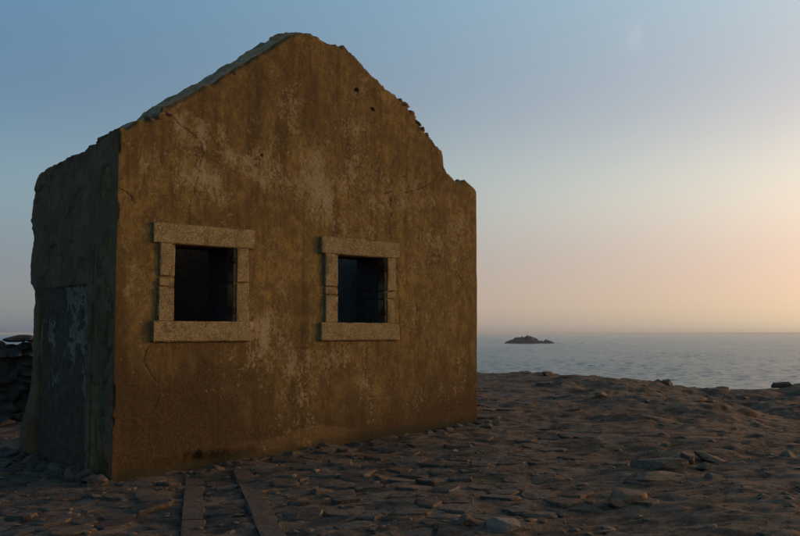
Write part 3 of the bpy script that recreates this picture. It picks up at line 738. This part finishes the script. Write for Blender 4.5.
# ------------------------------------------------------------------ dry stone wall behind the house
dw = empty('dry_stone_wall', (-8.2, 15.4, Hs(-8.2, 15.4)), .10)
tag(dw, 'dark tumbledown dry stone wall at the far side of the house', 'wall')
WS = []
for kk in range(8):
    P, Fq = rock_mesh(500+kk, 3, 1, .3, .10); P = P*.60
    me = bpy.data.meshes.new('wall_stone'); me.from_pydata(P.tolist(), [], Fq); me.materials.append(M_WALLST); me.polygons.foreach_set('use_smooth', [True]*len(me.polygons)); me.set_sharp_from_angle(angle=math.radians(32)); WS.append(me)
z = -.15
while z < 1.48:
    hrow = rng.uniform(.10, .19); x = -2.6+rng.uniform(0, .2)
    lim = 2.35 - .12*z + rng.uniform(-.12, .05)
    while x < lim:
        l = rng.uniform(.12, .36)
        if z < 1.25+.2*math.sin(x*2.1) or abs(x-1.9) < .5:
            o = bpy.data.objects.new('stone', WS[rng.randint(8)]); o.location = (x+l/2, rng.uniform(-.05, .05), z+hrow/2)
            o.scale = (l*1.12, .55+rng.uniform(-.1, .1), hrow*1.2); o.rotation_euler = (rng.uniform(-.06, .06), rng.uniform(-.07, .07), rng.uniform(-.08, .08)); link(o, dw)
        x += l
    z += hrow*.97
P, Fq = rough_box(-2.5, 2.05, -.17, .17, -.3, 1.36, 515, cell=.12, amp=.05, rnd=.04); mesh_obj('rubble_core', P, Fq, M_WALLST, dw)
for k in range(16):                                            # tumbled stones at its foot
    o = bpy.data.objects.new('stone', WS[rng.randint(8)]); o.location = (rng.uniform(-1.5, 2.5), -.35-rng.uniform(0, .5), .06)
    o.scale = (rng.uniform(.15, .35), rng.uniform(.15, .3), rng.uniform(.12, .22)); o.rotation_euler = tuple(rng.uniform(-.4, .4, 3)); link(o, dw)

# ------------------------------------------------------------------ loose rocks
def rock(px, py, size, rz, seed, label, flat=1., tilt=(0, 0), sink=.25, grp=None, m=M_ROCK, sub=4):
    P, Fq = rock_mesh(seed, sub, 1, .35, .12)
    P = P*np.array(size)
    o = mesh_obj('rock', P, Fq, m, sharp=35); o.location = (px, py, Hs(px, py) + size[2]*(1-2*sink)*.8)
    o.rotation_euler = (tilt[0], tilt[1], rz)
    return tag(o, label, 'rock', grp)
G = 'loose rocks on the bare ground'
rock(1.97, 7.95, (.22, .15, .075), .15, 601, 'rounded boulder with a warm lit right end, lying alone in front of the slabs', sink=.2, grp=G)
rock(2.76, 9.55, (.33, .17, .08), -.05, 602, 'long dark boulder left of the leaning stone slabs', sink=.15, grp=G)
rock(2.52, 8.95, (.28, .18, .05), .1, 603, 'low pale slab half buried between the round boulder and the dark one', sink=.32, grp=G)
rock(3.10, 9.75, (.11, .09, .09), .5, 604, 'upright stone at the left of the leaning pair of slabs', tilt=(0, .35), sink=.1, grp=G)
rock(3.33, 9.85, (.20, .12, .05), -.15, 605, 'thin slab sloping down to the right from the leaning stones', tilt=(0, .26), sink=.02, grp=G)
rock(3.17, 9.45, (.10, .08, .05), .2, 606, 'small wedge of stone in front of the leaning slabs', sink=.15, grp=G)
rock(0.79, 7.10, (.15, .12, .065), .1, 607, 'pale flat-topped stone at the bottom edge of the picture', sink=.10, grp=G, m=M_PALE)
rock(0.52, 7.22, (.10, .09, .07), .4, 608, 'grey pointed stone beside the pale flat one at the bottom edge', sink=.2, grp=G)
rock(1.13, 7.65, (.20, .12, .03), .0, 609, 'flat slab just behind the pale stone at the bottom edge', sink=.3, grp=G)
rock(1.40, 13.25, (.07, .06, .09), .3, 610, 'small upright stone by the right corner of the house', sink=.12, grp=G)
rock(1.25, 13.0, (.11, .08, .05), .1, 611, 'squat stone lying against the right corner of the house', sink=.15, grp=G)
rock(3.8, 23.2, (.20, .15, .08), .1, 612, 'dark flat rock on the ridge left of the paired rocks', sink=.1, grp=G)
rock(4.65, 23.6, (.11, .10, .10), .5, 613, 'left and darker of the paired rocks on the ridge skyline', sink=.1, grp=G)
rock(4.98, 23.5, (.22, .14, .08), .0, 614, 'right and longer of the paired rocks on the ridge skyline', sink=.1, grp=G)
rock(6.07, 21.3, (.13, .12, .09), .2, 615, 'low rock on the skyline where the ridge drops to the sea', sink=.1, grp=G)
rock(6.27, 21.3, (.17, .14, .11), .6, 616, 'pointed rock on the skyline just right of the drop', tilt=(0, .3), sink=.1, grp=G)
rock(9.05, 21.4, (.30, .22, .085), .1, 617, 'large humped rock on the skyline near the right picture edge', sink=.12, grp=G)
rock(7.55, 21.2, (.22, .16, .07), .3, 618, 'low skyline rock between the pointed and the humped one', sink=.15, grp=G)
rock(3.65, 16.5, (.14, .1, .07), .2, 619, 'dark stone halfway up the slope right of the house', sink=.15, grp=G)
rock(4.9, 15.5, (.36, .2, .06), .2, 620, 'broad low rock bedded in the slope below the ridge', sink=.3, grp=G)
rock(5.9, 17.2, (.42, .25, .08), -.1, 621, 'broad rock outcrop bedded in the bank at the right', sink=.3, grp=G)
rock(4.2, 9.9, (.10, .08, .05), .3, 622, 'small dark stone on the soil right of the wedge', sink=.2, grp=G)
rock(3.05, 8.9, (.09, .07, .04), .3, 623, 'small stone on the soil near the right bottom corner', sink=.2, grp=G)

# gravel and pebbles, uncountable
GV = []; GF = []
base = [rock_mesh(700+k, 1, .7, .3, .2) for k in range(6)]
for k in range(7500):
    y = 6.6*math.exp(rng.rand()*math.log(24/6.6)); x = rng.uniform(-.47, .47)*y
    hs, hw = to_house(x, y)
    if hw > -.05 and -.05 < hs < 5.7 and hw < 2.9: continue
    if rng.rand() < (.4 if x < 1.5 else .72): continue
    sz = min(.006*math.exp(rng.exponential(.80)), .05); P, Fq = base[rng.randint(6)]
    a = rng.uniform(0, 6.28); c_, s_ = math.cos(a), math.sin(a)
    Q = P*np.array([sz*rng.uniform(.8, 1.6), sz, sz*rng.uniform(.4, .9)]); Q = np.stack([Q[:, 0]*c_-Q[:, 1]*s_, Q[:, 0]*s_+Q[:, 1]*c_, Q[:, 2]], -1)
    o = len(GV); GV.append(Q + np.array([x, y, 0])); GF.append((Fq, (x, y)))
zs = H(np.array([g[1][0] for g in GF]), np.array([g[1][1] for g in GF]))
VV = []; FF = []; o = 0
for Q, (Fq, _), zg in zip(GV, GF, zs):
    Q[:, 2] += zg+.004; VV.append(Q); FF += [tuple(i+o for i in f) for f in Fq]; o += len(Q)
kind(tag(mesh_obj('gravel', np.concatenate(VV, 0), FF, M_ROCK, smooth=False), 'loose gravel and pebbles scattered over the bare soil', 'gravel'), 'stuff')

# ------------------------------------------------------------------ islet and breaking water far out
def islet():
    x = np.linspace(-1, 1, 160); y = np.linspace(-1, 1, 60)
    Xg, Yg = np.meshgrid(x, y)
    prof = np.interp(x, [-1, -.93, -.8, -.62, -.55, -.38, -.2, -.05, .05, .2, .34, .5, .62, .78, .9, 1], [-.3, .1, .30, .55, .72, .82, .78, 1.0, .95, .62, .42, .36, .42, .30, .14, -.3])
    z = prof[None, :]*(1-np.abs(Yg)**1.6) + (fbm(Xg*13, Yg*5, 5, 95, .65)-.5)*.60*(1-np.abs(Yg)) - .25*np.abs(Yg)**2
    ii = np.arange(z.size).reshape(z.shape)
    return mesh_obj('rocky_islet', np.stack([Xg*40.5, Yg*18, z*12.5], -1).reshape(-1, 3), np.stack([ii[:-1, :-1], ii[:-1, 1:], ii[1:, 1:], ii[1:, :-1]], -1).reshape(-1, 4).tolist(), M_CLIFF)
D = 1350.
o = islet(); o.location = ((529-400)/900*D, D, SEAZ-.8); tag(o, 'low dark rocky islet out at sea under the horizon', 'islet')
for px, py, wd in [(564, 1290, 20), (584, 1300, 10), (613, 1330, 14)]:
    V = []; n = 26
    for k in range(n):
        t = 2*math.pi*k/n; r = 1+rng.uniform(-.35, .35); V.append((math.cos(t)*wd*r*.5, math.sin(t)*wd*.45*r, .35+rng.uniform(0, .25)))
    V.append((0, 0, .75)); V += [(v[0]*1.02, v[1]*1.02, -.5) for v in V[:n]]
    Fc = [(k, (k+1) % n, n) for k in range(n)] + [(n+1+k, n+1+(k+1) % n, (k+1) % n, k) for k in range(n)]
    o = mesh_obj('surf', V, Fc, M_FOAM); o.location = ((px-400)/900*py, py, SEAZ); kind(o, 'stuff')
    tag(o, 'white water breaking on a shoal beside the islet', 'surf', 'surf beside the islet')

# ------------------------------------------------------------------ sea air
bm = bmesh.new(); bmesh.ops.create_cube(bm, size=1); me = bpy.data.meshes.new('haze'); bm.to_mesh(me); bm.free()
hz = link(bpy.data.objects.new('haze', me)); hz.scale = (86000, 86000, 23.5); hz.location = (0, 0, -17.5+11.75)
kind(hz, 'stuff')
hm = bpy.data.materials.new('sea_haze'); hm.use_nodes = True; t = hm.node_tree; t.nodes.clear()
out = t.nodes.new('ShaderNodeOutputMaterial'); pv = t.nodes.new('ShaderNodeVolumePrincipled')
pv.inputs['Color'].default_value = (.80, .86, .80, 1); pv.inputs['Density'].default_value = .00007; pv.inputs['Anisotropy'].default_value = .2
t.links.new(pv.outputs[0], out.inputs['Volume']); me.materials.append(hm)
